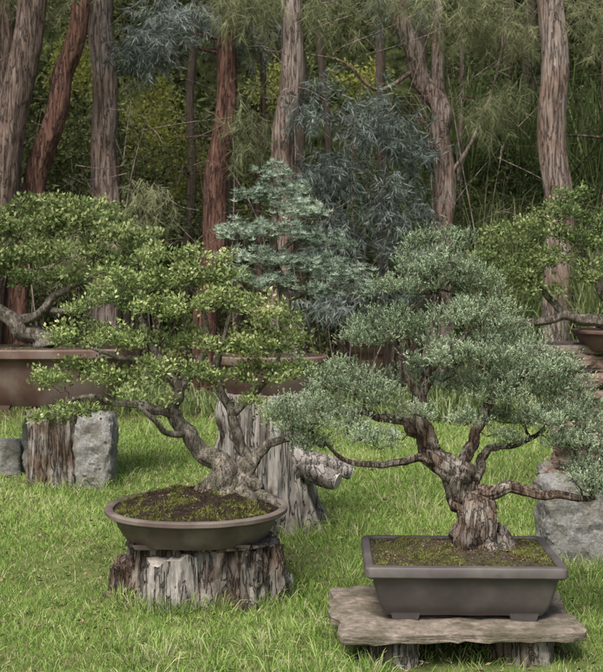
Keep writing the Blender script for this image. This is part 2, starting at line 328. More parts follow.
pads=[(-75,214,8,46,20,40),(-28,220,4,36,18,36),(-118,194,0,38,16,36),(-62,184,-22,38,16,30),(-6,192,-10,32,17,34),(28,182,10,30,18,30),
 (-152,158,-10,34,16,34),(-104,156,-22,34,14,30),(-52,154,22,34,14,26),(6,150,-6,36,17,36),(46,150,18,30,17,28),
 (-184,116,-14,24,15,28),(-150,128,-4,28,14,26),(-120,120,-22,30,12,26),(-178,82,-20,24,12,22),(-142,88,-30,20,9,20),(-72,128,-30,26,12,24),
 (-28,122,-28,26,12,24),(28,120,6,32,15,28),(60,122,10,24,15,22),(76,72,-12,22,10,20),(42,78,-22,18,8,18),(-92,106,-48,18,8,14),(-45,240,6,20,8,18),(-85,242,6,18,8,18),(-125,222,0,22,8,20),(-10,236,0,14,7,14),(-160,186,-4,16,8,16),(58,174,6,14,12,14),(-58,98,-34,14,6,14),(16,96,-16,16,6,14)]
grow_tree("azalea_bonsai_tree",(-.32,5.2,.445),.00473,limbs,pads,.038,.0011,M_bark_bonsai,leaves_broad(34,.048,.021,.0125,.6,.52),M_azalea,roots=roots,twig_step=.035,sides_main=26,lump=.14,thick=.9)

# ---- right front bonsai (juniper)
limbs=[
 [(2,-6,0,27),(-2,12,0,21),(-8,34,0,18),(-14,56,0,16),(-26,76,0,13.5),(-44,94,0,11),(-58,112,2,9.5),(-62,140,4,7.5),(-58,175,6,6),(-48,215,6,4),(-44,258,4,2.4)],
 [(-12,54,0,10),(6,62,-6,7),(30,64,-12,5.4),(60,60,-16,4.4),(88,57,-16,3.4),(110,56,-14,2.2)],
 [(-58,112,2,7),(-72,126,-6,5.6),(-92,134,-12,4.4),(-112,138,-14,3.4),(-134,144,-14,2.2)],
 [(-40,90,0,5),(-62,94,-10,4),(-90,92,-20,3.2),(-116,90,-22,2.8),(-140,96,-22,2.2),(-160,112,-18,1.5)],
 [(-26,78,2,7),(-14,96,10,6),(-2,120,16,5),(10,148,18,4),(20,172,16,2.6)],
 [(-14,60,2,6),(-2,78,14,5),(6,94,24,4),(20,100,32,3.4),(50,104,36,2.6),(74,124,34,1.6)],
 [(-60,146,4,4.5),(-74,170,-8,3.6),(-84,196,-12,2.4)],
 [(-58,176,6,4),(-34,200,-4,3.2),(-14,222,-8,2)],
]
roots=[[(0,20,0,9),(-14,4,-8,9),(-32,-6,-14,5),(-54,-14,-16,2.2)],[(4,20,0,9),(20,2,-8,8),(40,-12,-12,3)],[(0,20,-4,9),(-6,2,-20,8),(-20,-8,-36,4),(-34,-14,-44,2)],[(2,20,-4,9),(10,2,-20,7),(16,-12,-38,3)]]
pads=[(-45,286,4,43,28,38),(-16,266,4,36,22,34),(-76,264,4,34,20,32),(-90,222,-8,45,26,38),(-118,212,-10,26,17,26),(-10,234,-6,48,25,40),(26,202,8,44,25,40),(46,180,-8,43,23,36),
 (-44,196,-22,38,20,30),(-138,170,-14,43,23,36),(-172,146,-16,38,20,32),(-146,130,-24,34,15,30),(-110,156,-30,32,17,26),(-188,126,-14,24,13,24),
 (-54,168,24,42,20,30),(0,162,22,42,19,30),(66,162,10,43,24,36),(92,138,4,40,22,36),(62,134,-18,36,16,30),(108,112,-8,42,21,34),(122,86,-12,40,19,30),(98,78,-22,26,12,24),(132,60,-12,30,14,26),(110,66,-18,26,10,22),
 (28,128,34,34,14,22),(-118,118,-30,28,10,22),(-172,108,-18,24,10,20),(-202,138,-14,16,11,18),(14,156,-30,34,15,20),(-6,196,-34,30,14,18),(30,112,-10,22,9,18),(-70,140,-30,22,9,18),(84,186,2,20,10,20),(-60,312,2,18,9,18),(-28,314,2,18,9,18),
 (-92,112,-26,20,8,18),(-20,134,-26,22,9,18),(76,112,-22,24,10,20)]
grow_tree("juniper_bonsai_tree",(.745,4.52,.35),.0041,limbs,pads,.070,.001,M_bark_jun,leaves_sprig(10,.032,12,.0095,.0037,.5,.9,.030),M_juniper,roots=roots,lump=.17,sides_main=34,twig_step=.03)

# ---- middle cedar on driftwood
limbs=[[(0,-4,0,10),(0,20,0,7),(-6,55,0,5.5),(-14,90,0,4.5),(-16,130,0,3.4),(-18,175,0,1.8)],
 [(-4,50,0,4),(18,62,-4,3),(46,66,-6,2)],[(-8,70,0,3.4),(-30,88,-2,2.4),(-46,100,-2,1.6)],[(-14,95,0,3),(8,116,4,2.2),(26,124,4,1.4)]]
pads=[(-18,178,0,20,11,20),(-26,156,0,28,10,26),(8,142,0,32,11,30),(-46,120,0,30,11,28),(-10,118,-14,32,10,26),(38,110,4,28,10,26),(-34,94,-6,34,10,28),(14,88,-4,38,10,30),(52,78,-6,30,10,26),(0,162,8,20,9,20),(68,62,-8,20,9,18),(-14,68,-14,28,9,22),(-54,76,-6,22,8,20),(28,60,-14,26,8,22)]
grow_tree("cedar_bonsai_tree",(-.07,6.5,1.04),.0059,limbs,pads,.064,.0013,M_bark_bonsai,leaves_tuft(22,.030,.0038,.5),M_spruce,twig_step=.06)

# ---- left back bonsai
limbs=[[(0,-4,0,13),(-10,10,0,9),(-34,22,0,7.5),(-56,42,0,6.5),(-64,64,0,5),(-50,86,0,3.6),(-30,104,2,2)],
 [(-34,22,0,6),(-6,30,-8,4.4),(14,50,-10,3.6),(40,64,-8,2.8),(66,74,-6,1.8)],[(-56,40,0,5),(-84,50,-6,3.6),(-110,66,-6,2)],[(0,34,-4,3.6),(30,36,-14,2.8),(62,52,-16,2.2),(86,66,-14,1.5)]]
pads=[(-10,120,0,44,17,40),(38,124,0,42,16,40),(74,110,-4,38,17,36),(100,90,-6,32,15,32),(-50,110,0,38,17,38),(-85,94,0,36,16,34),(20,94,-14,42,16,34),(-24,86,-18,36,14,28),(64,78,-12,34,13,28),(-60,78,-18,30,13,26),(-110,72,-8,26,14,26),(40,138,6,30,9,28),(-20,64,-26,26,10,18),(102,64,-10,24,11,20),(-5,138,0,26,8,24),(24,66,-22,26,9,20),(60,56,-18,22,8,18)]
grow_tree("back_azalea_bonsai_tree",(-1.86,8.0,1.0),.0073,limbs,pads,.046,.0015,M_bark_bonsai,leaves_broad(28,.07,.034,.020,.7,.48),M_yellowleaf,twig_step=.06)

# ---- right back bonsai
limbs=[[(0,0,0,10),(-30,14,0,6.5),(-60,16,0,5),(-95,12,-2,4),(-125,16,-4,2.4)],[(-10,8,0,6),(-20,40,0,4.5),(-38,70,0,3.5),(-50,100,0,2)],[(-60,16,0,4),(-80,42,-4,3),(-100,60,-4,1.8)]]
pads=[(-60,120,0,30,15,30),(-90,102,0,34,14,32),(-122,92,-4,28,14,28),(-38,90,-6,32,17,32),(-76,72,-14,34,14,28),(-114,62,-8,32,13,28),(-28,56,-10,28,16,28),(-142,76,-6,22,13,20),(-92,44,-10,26,11,24),(-10,110,0,26,18,30),(10,70,0,28,20,30),(-54,138,0,18,9,18)]
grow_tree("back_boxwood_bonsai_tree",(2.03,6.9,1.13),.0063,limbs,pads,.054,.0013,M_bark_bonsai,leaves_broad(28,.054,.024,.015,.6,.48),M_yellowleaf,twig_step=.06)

# ------------------------------------------------------------------ pots
def super_ring(a,b,p,n=96):
    t=np.arange(n)/n*2*math.pi; c=np.cos(t); s=np.sin(t)
    return np.stack([a*np.sign(c)*np.abs(c)**(2/p), b*np.sign(s)*np.abs(s)**(2/p)],1)
def rrect(a,b,rad,n=128):
    out=[]; q=n//4; e=q//2
    cs=[(a-rad,b-rad,0),(-(a-rad),b-rad,90),(-(a-rad),-(b-rad),180),(a-rad,-(b-rad),270)]
    for i,(cx,cy,s) in enumerate(cs):
        for k in range(e):
            t=math.radians(s+90*k/(e-1)); out.append((cx+rad*math.cos(t),cy+rad*math.sin(t)))
        nx,ny,ns=cs[(i+1)%4]; t0=math.radians(s+90); p0=(cx+rad*math.cos(t0),cy+rad*math.sin(t0)); t1=math.radians(ns); p1=(nx+rad*math.cos(t1),ny+rad*math.sin(t1))
        for k in range(1,q-e+1):
            f=k/(q-e+1); out.append((p0[0]+(p1[0]-p0[0])*f,p0[1]+(p1[1]-p0[1])*f))
    return np.array(out)
def pot(name,loc,a,b,p,profile,m,feet=None,rot=0,n=128,rect=None):
    V=[];F=[]
    for (ins,z) in profile:
        r=rrect(a-ins,b-ins,max(rect-ins*.2,.012),n) if rect else super_ring(a-ins,b-ins,p,n)
        V+= [(x,y,z+.0018*noise.noise(Vector((x*9,y*9,z*9)))) for x,y in r]
    k=len(profile)
    for i in range(k-1):
        for j in range(n):
            q=(j+1)%n; F.append((i*n+j,i*n+q,(i+1)*n+q,(i+1)*n+j))
    F.append(tuple(range(n))[::-1]); F.append(tuple((k-1)*n+j for j in range(n)))
    if feet:
        for (fx,fy,fw,fd,fh) in feet:
            b0=len(V)
            for zz,sc in ((-fh,.86),(-fh*.4,.95),(.012,1.05)):
                for sx,sy in ((-1,-1),(1,-1),(1,1),(-1,1)): V.append((fx+sx*fw*sc,fy+sy*fd*sc,zz))
            for i in range(2):
                for j in range(4):
                    q=(j+1)%4; F.append((b0+i*4+j,b0+i*4+q,b0+(i+1)*4+q,b0+(i+1)*4+j))
            F.append((b0+3,b0+2,b0+1,b0))
    me=bpy.data.meshes.new(name); me.from_pydata(V,[],F); me.update()
    o=new_obj(name,me,[m]); o.location=loc; o.rotation_euler[2]=rot
    me.polygons.foreach_set("use_smooth",np.ones(len(me.polygons),dtype=bool))
    me.set_sharp_from_angle(angle=math.radians(38))
    return o
def soil(name,loc,a,b,p,h,m,seed=0,mosscov=.5,tuft=9000,peak=(0,0),rect=None,rot=0,litter=2200,mlen=.008):
    root=empty(name,loc); root.rotation_euler[2]=rot; n=96; rings=26; V=[];F=[]
    def hz(x,y,rr):
        return h*(1-rr**2.2)+ .018*noise.noise(Vector((x*14,y*14,seed)))+.010*noise.noise(Vector((x*45,y*45,seed)))
    V.append((peak[0],peak[1],h))
    for i in range(1,rings+1):
        f=i/rings; r=rrect(a*f,b*f,(rect+(1-f)*.15)*f,n) if rect else super_ring(a*f,b*f,p,n)
        for x,y in r:
            x2=x+peak[0]*(1-f); y2=y+peak[1]*(1-f); V.append((x2,y2,hz(x2,y2,f)))
    for j in range(n): F.append((0,1+j,1+(j+1)%n))
    for i in range(rings-1):
        for j in range(n):
            q=(j+1)%n; F.append((1+i*n+j,1+(i+1)*n+j,1+(i+1)*n+q,1+i*n+q))
    me=bpy.data.meshes.new(name); me.from_pydata(V,[],F); me.update(); me.polygons.foreach_set("use_smooth",np.ones(len(me.polygons),dtype=bool))
    new_obj("soil_surface",me,[m],root)
    VV=np.array(V[1:]).reshape(rings,n,3); P=[]
    while len(P)<tuft:
        i=R.integers(0,rings-1); j=R.integers(0,n)
        if R.random()>(i+1)/rings: continue
        t=R.random(); q=VV[i,j]*(1-t)+VV[i+1,(j+R.integers(0,2))%n]*t
        if noise.noise(Vector((q[0]*9+seed,q[1]*9,3)))+.5*noise.noise(Vector((q[0]*25,q[1]*25,seed)))+.3*(i/rings-.6)> (0.5-mosscov)*.8: P.append(q+R.normal(size=3)*(.003,.003,.0008))
    P=np.array(P); D=rnd_dirs(len(P)); D[:,2]=np.abs(D[:,2])+.5
    tt=np.array([noise.noise(Vector((q[0]*30,q[1]*30,seed+5))) for q in P.tolist()])*.5
    new_obj("moss",leaf_mesh(name+"_moss",P,D,.004+mlen*R.random(len(P)),.0028,np.clip(.45+tt+.2*R.normal(size=len(P)),0,1),"needle"),[M_moss],root)
    n2=litter; i2=R.integers(0,rings-1,n2); j2=R.integers(0,n,n2); P2=VV[i2,j2]+R.normal(size=(n2,3))*(.004,.004,.001)+np.array([0,0,.003])
    new_obj("litter",leaf_mesh(name+"_crumbs",P2,rnd_dirs(n2)*(1,1,.3),.006+.01*R.random(n2),.003+.005*R.random(n2),R.random(n2)*.8),[M_litter],root)
    return root
pot("round_bonsai_pot",(-.49,5.15,.272),.425,.40,2.15,[(.10,0),(.085,.02),(.06,.06),(.045,.10),(.040,.108),(.012,.112),(0,.120),(0,.136),(.008,.142),(.03,.142),(.038,.136),(.045,.09)],M_pot_brown,
    feet=[(-.2,-.22,.06,.03,.012),(.2,-.22,.06,.03,.012),(0,.25,.06,.03,.012)])
soil("pot_soil",(-.49,5.15,.398),.388,.364,2.15,.082,M_soil,1.3,.44,15000,(.05,0),litter=500,mlen=.012)
RR=math.radians(-1.5)
pot("rectangular_bonsai_pot",(.64,4.475,.158),.39,.275,9,[(.085,0),(.08,.01),(.070,.022),(.058,.05),(.046,.09),(.036,.13),(.030,.155),(.008,.160),(0,.168),(0,.196),(.005,.204),(.030,.206),(.036,.200),(.040,.15)],M_pot_grey,
    feet=[(-.23,-.165,.055,.03,.022),(.23,-.165,.055,.03,.022),(-.23,.165,.055,.03,.022),(.23,.165,.055,.03,.022)],rot=RR,n=192,rect=.03)
soil("pot_soil",(.64,4.475,.350),.352,.237,8,.028,M_mosssoil,4.1,.54,15000,(.08,.02),rect=.012,rot=RR,litter=1600)
pot("round_bonsai_pot",(-.18,6.5,.80),.34,.24,2.6,[(.09,0),(.06,.05),(.03,.12),(.028,.17),(.005,.175),(0,.185),(0,.215),(.006,.222),(.03,.222),(.04,.17)],M_pot_red)
soil("pot_soil",(-.18,6.5,1.0),.30,.20,2.6,.03,M_mosssoil,7,.5,1500,litter=300)
pot("oval_bonsai_pot",(-1.84,8.0,.57),.62,.36,3.2,[(.16,0),(.14,.03),(.10,.12),(.07,.24),(.06,.33),(.012,.34),(0,.35),(0,.40),(.008,.41),(.04,.41),(.06,.33)],M_pot_red,
    feet=[(-.3,-.2,.08,.04,.02),(.3,-.2,.08,.04,.02),(0,.2,.08,.04,.02)])
soil("pot_soil",(-1.84,8.0,.95),.56,.31,3.2,.03,M_mosssoil,9,.5,1500,litter=300)

# ------------------------------------------------------------------ stumps, slabs, rocks
def rock(name,loc,dim,seed,m,rough=.12,power=4,parent=None,rot=0,scale=3.0,chip=0,facet=0):
    import bmesh
    bm=bmesh.new(); bmesh.ops.create_cube(bm,size=2); bmesh.ops.subdivide_edges(bm,edges=bm.edges,cuts=30,use_grid_fill=True)
    for v in bm.verts:
        c=v.co; l=(abs(c.x)**power+abs(c.y)**power+abs(c.z)**power)**(1/power); c=c/l
        q=Vector((c.x*dim[0],c.y*dim[1],c.z*dim[2])); s=min(dim)
        k=noise.fractal(q/max(dim)*scale+Vector((seed*7.1,seed*3.3,seed)),.6,2.1,6)
        d_,p_=noise.voronoi(q/max(dim)*scale*.8+Vector((seed,0,seed*2)))
        k2=d_[0]; k3=noise.cell(p_[0]*3.7) if facet else 0
        v.co=q*(1)+c.normalized()*s*(rough*k*1.4+rough*(k2-.4)*.8+facet*(k3))
        if chip:
            a=math.atan2(c.y,c.x); e=1+chip*noise.noise(Vector((math.cos(a)*1.1+seed,math.sin(a)*1.1+seed,seed)))+chip*.3*noise.noise(Vector((math.cos(a)*5,math.sin(a)*5+seed,seed)))
            v.co.x*=e; v.co.y*=e
    me=bpy.data.meshes.new(name); bm.to_mesh(me); bm.free()
    me.polygons.foreach_set("use_smooth",np.ones(len(me.polygons),dtype=bool)); me.set_sharp_from_angle(angle=math.radians(28))
    o=new_obj(name,me,[m],parent); o.location=loc; o.rotation_euler[2]=rot; return o
def stump(name,loc,r,h,seed,m,mtop,flare=.25,ridge=.1,n=130,rows=34,parent=None,taper=0.05,oval=1.0,topslope=0,jag=0.0):
    V=[];F=[];mi=[]
    for i in range(rows+1):
        f=i/rows
        for j in range(n):
            a=j/n*2*math.pi; ca,sa=math.cos(a),math.sin(a)
            k=noise.fractal(Vector((ca*1.6+seed,sa*1.6,f*.5+seed)),.7,2.1,4)
            g=noise.fractal(Vector((ca*6+seed,sa*6,f*1.0)),.7,2.1,4)
            rr=r*(1-taper*f+flare*(1-f)**3*(1+1.4*math.sin(5*a+seed)) *.7+ridge*1.6*k+ridge*.9*g)
            if f>.97: rr*=.985
            V.append((rr*ca,rr*sa*oval,f*(h+jag*noise.noise(Vector((ca*3+seed,sa*3,1))))-.02*(1-f)+topslope*rr*ca*f+(.01*g if 0<f<1 else 0)))
    for i in range(rows):
        for j in range(n):
            q=(j+1)%n; F.append((i*n+j,i*n+q,(i+1)*n+q,(i+1)*n+j)); mi.append(0)
    prev=rows*n
    for s in (.9,.75,.5,.25):
        b=len(V)
        for j in range(n):
            x,y,z=V[rows*n+j]; V.append((x*s,y*s,(z-h)*s+h+.008*noise.noise(Vector((x*s*30,y*s*30,s)))))
        for j in range(n):
            q=(j+1)%n; F.append((prev+j,prev+q,b+q,b+j)); mi.append(1)
        prev=b
    F.append(tuple(prev+j for j in range(n))); mi.append(1)
    me=bpy.data.meshes.new(name); me.from_pydata(V,[],F); me.materials.append(m); me.materials.append(mtop)
    me.polygons.foreach_set("material_index",mi); me.polygons.foreach_set("use_smooth",np.ones(len(F),dtype=bool)); me.set_sharp_from_angle(angle=math.radians(50))
    o=bpy.data.objects.new(name,me); COL.objects.link(o); o.location=loc
    if parent: o.parent=parent
    return o
st=empty("tree_stump",(-.47,5.18,0))
stump("stump_core",(0,0,0),.325,.262,2.2,M_stumpbrown,M_drift,.12,.12,parent=st,oval=.9)
stump("grey_wood_face",(-.09,-.19,-.01),.155,.235,5.1,M_drift,M_cutwood,.08,.10,parent=st,n=90,topslope=.15,jag=.03)
stump("side_chunk_right",(.20,-.08,0),.185,.255,8.4,M_stumpbrown,M_drift,.22,.2,parent=st,n=110,jag=.03)
stump("side_chunk_left",(-.29,-.03,0),.13,.20,3.7,M_stumpbrown,M_stumpbrown,.4,.2,parent=st,n=90,topslope=.6,jag=.05)
stump("side_sliver",(-.2,-.16,0),.06,.15,13.7,M_stumpbrown,M_drift,.3,.2,parent=st,n=60,topslope=.5,jag=.05)
stump("root_chunk",(.36,-.02,0),.07,.12,23.7,M_drift,M_drift,.5,.2,parent=st,n=60,topslope=-.9,jag=.05)
rock("flat_shim_stone",(.0,0,.265),(.32,.29,.010),5,M_stumpbrown,.3,6,parent=st,chip=.2)
sb=empty("stone_slab_bench",(.60,4.45,0))
rock("slab",(-.01,0,.120),(.47,.33,.020),3,M_sand,.32,16,parent=sb,rot=.04,scale=6,chip=.15,facet=.14)
stump("log_leg_1",(-.25,-.20,0),.10,.103,1.1,M_stumpbrown,M_cutwood,.05,.12,parent=sb,n=60)
stump("log_leg_2",(.27,-.17,0),.11,.103,6.1,M_stumpbrown,M_cutwood,.05,.12,parent=sb,n=60)
stump("log_leg_3",(0,.18,0),.11,.103,9.1,M_stumpbrown,M_cutwood,.1,.12,parent=sb,n=60)
dw=empty("driftwood_stump",(-.22,6.5,0))
stump("bole",(0,0,0),.225,.80,4.4,M_drift,M_drift,.45,.16,parent=dw,rows=70,taper=-.05)
stump("bole_right",(.15,-.02,0),.15,.52,7.7,M_drift,M_drift,.5,.18,parent=dw,rows=40,taper=.25,jag=.08)
stump("bole_left",(-.14,-.12,0),.12,.62,2.7,M_drift,M_drift,.3,.18,parent=dw,rows=40,taper=.3,jag=.08)
T=Tubes()
a=spline([(.06,-.1,.50),(.2,-.16,.43),(.32,-.22,.36),(.42,-.26,.325)],8); T.add(a,np.linspace(.085,.052,len(a)),22,.12)
a=spline([(.1,-.12,.30),(.24,-.2,.42),(.36,-.2,.42),(.50,-.2,.36)],8); T.add(a,np.linspace(.06,.042,len(a)),22,.12)
a=spline([(-.1,-.1,.5),(-.2,-.14,.62),(-.23,-.16,.72),(-.2,-.16,.80)],8); T.add(a,np.linspace(.07,.03,len(a)),18,.15)
a=spline([(.1,-.1,.5),(.16,-.14,.62),(.2,-.16,.72),(.3,-.16,.80)],8); T.add(a,np.linspace(.1,.05,len(a)),18,.15)
new_obj("branch_stubs",T.mesh("driftwood_branches"),[M_drift],dw)
T=Tubes(); T.add([(.415,-.258,.327),(.428,-.264,.323)],[.05,.047],18); T.add([(.495,-.20,.362),(.508,-.20,.357)],[.038,.035],18)
new_obj("sawn_faces",T.mesh("driftwood_cuts",False),[M_cutwood],dw)
rb=empty("stone_stand",(-1.60,7.9,0))
stump("wood_block",(-.16,-.08,0),.175,.55,12.3,M_stumpbrown,M_drift,.1,.1,parent=rb)
rock("stone_block",(.14,-.05,.24),(.13,.18,.29),6,M_granite,.12,6,parent=rb,scale=2.5)
rock("stone_back",(-.15,.25,.27),(.3,.12,.27),8,M_granite,.12,5,parent=rb)
rock("small_stone_block",(-2.22,8.3,.11),(.13,.12,.15),9,M_granite,.05,12)
rock("granite_block",(1.43,5.8,.19),(.165,.16,.235),11,M_granite,.08,11,scale=2.6)
cr=empty("rock_stack",(1.98,7.2,0)); z=0
for i,(w,h) in enumerate([(.42,.13),(.36,.1),(.38,.09),(.33,.1),(.36,.05),(.3,.07)]):
    z+=h; rock("stone_%d"%(i+1),(R.uniform(-.03,.06),R.uniform(-.04,.04),z),(w,.3,h),20+i,M_rock,.25,6,parent=cr,rot=R.uniform(-.3,.3),chip=.15,facet=.12); z+=h*.86
rock("shelf_slab",(-.24,-.02,z+.02),(.28,.26,.03),33,M_sand,.2,8,parent=cr,chip=.15)
pot("oval_bonsai_pot",(2.1,7.0,z+.02),.36,.26,4,[(.08,0),(.05,.04),(.03,.08),(.028,.1),(.004,.104),(0,.11),(0,.125),(.03,.128),(.035,.1)],M_pot_red)

# ------------------------------------------------------------------ forest trunks
def big_tree(name,pts,r0,m,branches=(),r1=None,lump=.06):
    root=empty(name,(pts[0][0],pts[0][1],0)); b=np.array([pts[0][0],pts[0][1],0])
    T=Tubes(); p=spline(pts,14)-b; r=np.linspace(r0,r1 or r0*.6,len(p)); r[:4]*=np.array([1.5,1.25,1.1,1.03])
    k=np.arange(len(p)); p[:,0]+=.03*np.sin(k*.35+r0*90)*np.clip(k/5,0,1); p[:,1]+=.03*np.sin(k*.27+r0*50)
    T.add(p,r,34,lump,seed=random.random()*9,ridges=4)
    for br in branches:
        q=spline([x[:3] for x in br],6)-b; T.add(q,np.linspace(br[0][3],br[-1][3],len(q)),10,.06)
    new_obj("trunk",T.mesh(name+"_trunk"),[m],root); return root
def auto_br(x,y,n,zlo=3,zhi=8,L=1.6):
    out=[]
    for i in range(n):
        z=R.uniform(zlo,zhi); a=R.uniform(0,6.28); l=R.uniform(.5,1)*L; dx,dy=math.cos(a)*l,math.sin(a)*l
        out.append([(x,y,z,.022),(x+dx*.4,y+dy*.4,z+R.uniform(0,.3),.016),(x+dx*.8,y+dy*.8,z+R.uniform(-.2,.6),.011),(x+dx*1.2,y+dy*1.2,z+R.uniform(-.4,.7),.005)])
    return out
big_tree("forest_tree",[(-3.62,12,0),(-3.4,12,1.6),(-3.25,12,2.6),(-3.0,12,4.2),(-2.8,12.1,6.5),(-2.7,12.1,9)],.20,M_bark_brown,auto_br(-3,12,3,5,8))
big_tree("forest_tree",[(-3.25,12.3,0),(-3.12,12.3,1.6),(-2.95,12.3,2.6),(-2.7,12.3,3.6),(-2.48,12.3,4.7),(-2.3,12.3,9)],.15,M_bark_red,auto_br(-2.6,12.3,3,5,8))
big_tree("forest_tree",[(-3.75,12.8,0),(-3.6,12.8,3),(-3.45,12.8,5),(-3.5,12.8,9)],.22,M_bark_brown,auto_br(-3.5,12.8,3))
big_tree("forest_tree",[(-2.28,13,0),(-2.30,13,2),(-2.33,13,3.5),(-2.38,13,5),(-2.5,13,9)],.175,M_bark_pink,auto_br(-2.3,13,3,4.6,8),.12)
big_tree("forest_tree",[(-1.18,13.5,0),(-1.12,13.5,1.6),(-1.02,13.5,2.8),(-.9,13.5,4.2),(-.86,13.5,5.2),(-.8,13.6,9)],.16,M_bark_red,auto_br(-1,13.5,3,4.2,8),.1)
big_tree("forest_tree",[(-.24,13,0),(-.22,13,1.8),(-.19,13,3),(-.12,13,4.6),(-.05,13,9)],.15,M_bark_pink,auto_br(-.2,13,3,4.5,8),.12)
big_tree("forest_tree",[(1.62,13,0),(1.66,13,1.8),(1.67,13,3.0),(1.60,13,3.55),(1.34,13,4.05),(1.18,13,4.8),(1.1,13,6.5),(1.0,13,9)],.14,M_bark_pink,
    [[(1.64,13,3.2,.10),(1.62,13.05,3.8,.09),(1.63,13.1,4.6,.08),(1.68,13.1,6,.07),(1.7,13.1,9,.04)],[(1.4,13,4.0,.03),(.9,12.9,3.7,.022),(.5,12.8,4.0,.015),(.1,12.8,4.1,.008)],[(1.66,13,2.6,.03),(2.0,12.9,3.1,.02),(2.3,12.8,4.0,.014),(2.35,12.8,5,.008)]]+auto_br(1.4,13,2,5,8),.09)
big_tree("forest_tree",[(2.93,12.5,0),(2.92,12.5,2),(2.86,12.5,3.4),(2.84,12.5,5),(2.8,12.5,9)],.165,M_bark_pink,auto_br(2.9,12.5,3,4.5,8),.14)
for (x,y,r,m) in [(-2.35,15,.06,M_bark_dark),(-.58,14.2,.05,M_bark_brown),(.6,14.6,.06,M_bark_dark),(2.15,14.5,.045,M_bark_pink),(1.25,15.5,.09,M_bark_dark),(-1.7,16,.08,M_bark_dark),(4.3,14,.16,M_bark_brown),(-4.8,13,.18,M_bark_pink),(4.8,13.5,.2,M_bark_pink),(-6,14,.2,M_bark_red),(6.2,14,.2,M_bark_brown),
     (.05,16.5,.1,M_bark_dark),(2.7,16,.1,M_bark_dark),(-3.1,16,.12,M_bark_dark),(-.9,17.5,.1,M_bark_dark),(3.6,17,.14,M_bark_dark),(1.9,18,.12,M_bark_dark)]:
    lx=R.normal()*.12
    big_tree("forest_tree",[(x,y,0),(x+lx,y,2),(x+lx*1.6+R.normal()*.05,y,4),(x+lx*2.4,y,6),(x+lx*2.8,y,9)],r,m,auto_br(x+lx*1.5,y,4,1.5,7,1.0),r*.5)
T=Tubes()
for k in range(220):
    x=R.uniform(-6,6); y=R.uniform(12,18); h=R.uniform(1,5); lx,ly=R.normal(size=2)*.5
    p=spline([(x,y,0),(x+lx*.3+R.normal()*.08,y,h*.4),(x+lx*.6,y+ly*.5,h*.75),(x+lx*1.3,y+ly,h)],5); T.add(p,np.linspace(R.uniform(.005,.016),.003,len(p)),5,cap=False)
for k in range(380):
    x=R.uniform(-5,5); y=R.uniform(11.9,15); z=R.uniform(.6,5); a=R.uniform(0,6.28); l=R.uniform(.3,1.1); dx,dy,dz=math.cos(a)*l,math.sin(a)*l*.6,R.normal()*.35
    p=spline([(x,y,z),(x+dx*.5,y+dy*.5,z+dz*.5+R.normal()*.06),(x+dx,y+dy,z+dz)],5); T.add(p,np.linspace(.006,.002,len(p)),4,cap=False)
new_obj("understory_stems",T.mesh("understory_stems"),[M_bark_pink])

# ------------------------------------------------------------------ forest foliage masses
def mass(name,ells,ncl,per,rc,L,W,m,kind="leaf",grav=0.0,tb=.5,spread=1.0,par=False,gap=-.12,gs=2.6):
    cs=[]; et=[]
    for (x,y,z,rx,ry,rz,wt) in ells:
        n=int(ncl*wt); p=rnd_dirs(n)*(R.random(n)**.4)[:,None]; cs.append(p*np.array([rx,ry,rz])+np.array([x,y,z])); et.append(np.full(n,R.normal()*.10))
    c=np.concatenate(cs); et=np.concatenate(et)
    nn=np.array([noise.noise(Vector((q[0]*gs,q[1]*gs,q[2]*gs))) for q in c.tolist()])
    c=c[nn>gap]; et=et[nn>gap]; m_=len(c); ax=rnd_dirs(m_); ax[:,2]-=grav; ax=unit(ax)
    st=R.normal(size=m_)*.16+et
    n=m_*per; A=np.repeat(ax,per,0); t=R.random(n)
    if par:
        P=np.repeat(c,per,0)+A*(t*rc*2)[:,None]; D=A*.6+rnd_dirs(n)*.7; D[:,2]-=grav*.4
    else:
        off=rnd_dirs(n)*(R.random(n)**.5)[:,None]*rc; P=np.repeat(c,per,0)+off; D=off/rc*.6+rnd_dirs(n)*.6*spread; D[:,2]-=grav
    return new_obj(name,leaf_mesh(name,P,D,L*(.6+.8*R.random(n)),W*(.7+.6*R.random(n)),np.clip(tb+np.repeat(st,per)+R.normal(size=n)*.12,0,1),kind),[m])
mass("blue_acacia_shrub",[(.75,12.6,3.3,.5,.5,.4,1),(.3,12.7,2.7,.4,.5,.35,.7),(1.0,12.5,2.4,.45,.5,.35,.8),(.5,12.6,2.0,.4,.5,.3,.6),(1.25,12.5,1.7,.35,.5,.35,.6),(.1,12.8,3.6,.3,.4,.3,.35),(.3,12.3,1.3,.5,.5,.28,.5),(1.3,12.8,3.1,.3,.4,.35,.4),(.8,12.5,1.3,.5,.4,.3,.4)],330,24,.15,.11,.011,M_blue,"leaf",.6,.52,par=True,gap=0.02,gs=3.4)
mass("blue_acacia_shrub",[(-1.6,13.2,4.6,.6,.5,.45,1),(-1.9,13.0,4.2,.3,.4,.3,.4),(-.75,13.8,4.6,.4,.4,.5,.4),(1.3,13.4,4.9,.5,.5,.3,.5)],340,24,.15,.11,.010,M_blue,"leaf",.8,.6,par=True,gap=-.05)
mass("casuarina_foliage",[(.75,12.8,4.7,.9,.6,.4,1),(-.6,13,4.8,.5,.5,.4,.6),(2.3,13,4.6,.6,.6,.45,.8),(-3.0,12.4,4.8,.9,.6,.3,.5),(3.4,12.6,4.5,.5,.6,.5,.6),(1.7,12.6,4.7,.4,.5,.4,.4),(-1.9,12.6,2.3,.5,.5,.4,.3),(-2.7,12.2,1.9,.4,.4,.4,.3),(2.2,12.8,3.6,.4,.4,.4,.4),(-.6,13,3.4,.3,.4,.5,.3)],380,32,.16,.16,.0055,M_casu,"needle",.8,.57,par=True,gap=0.0)
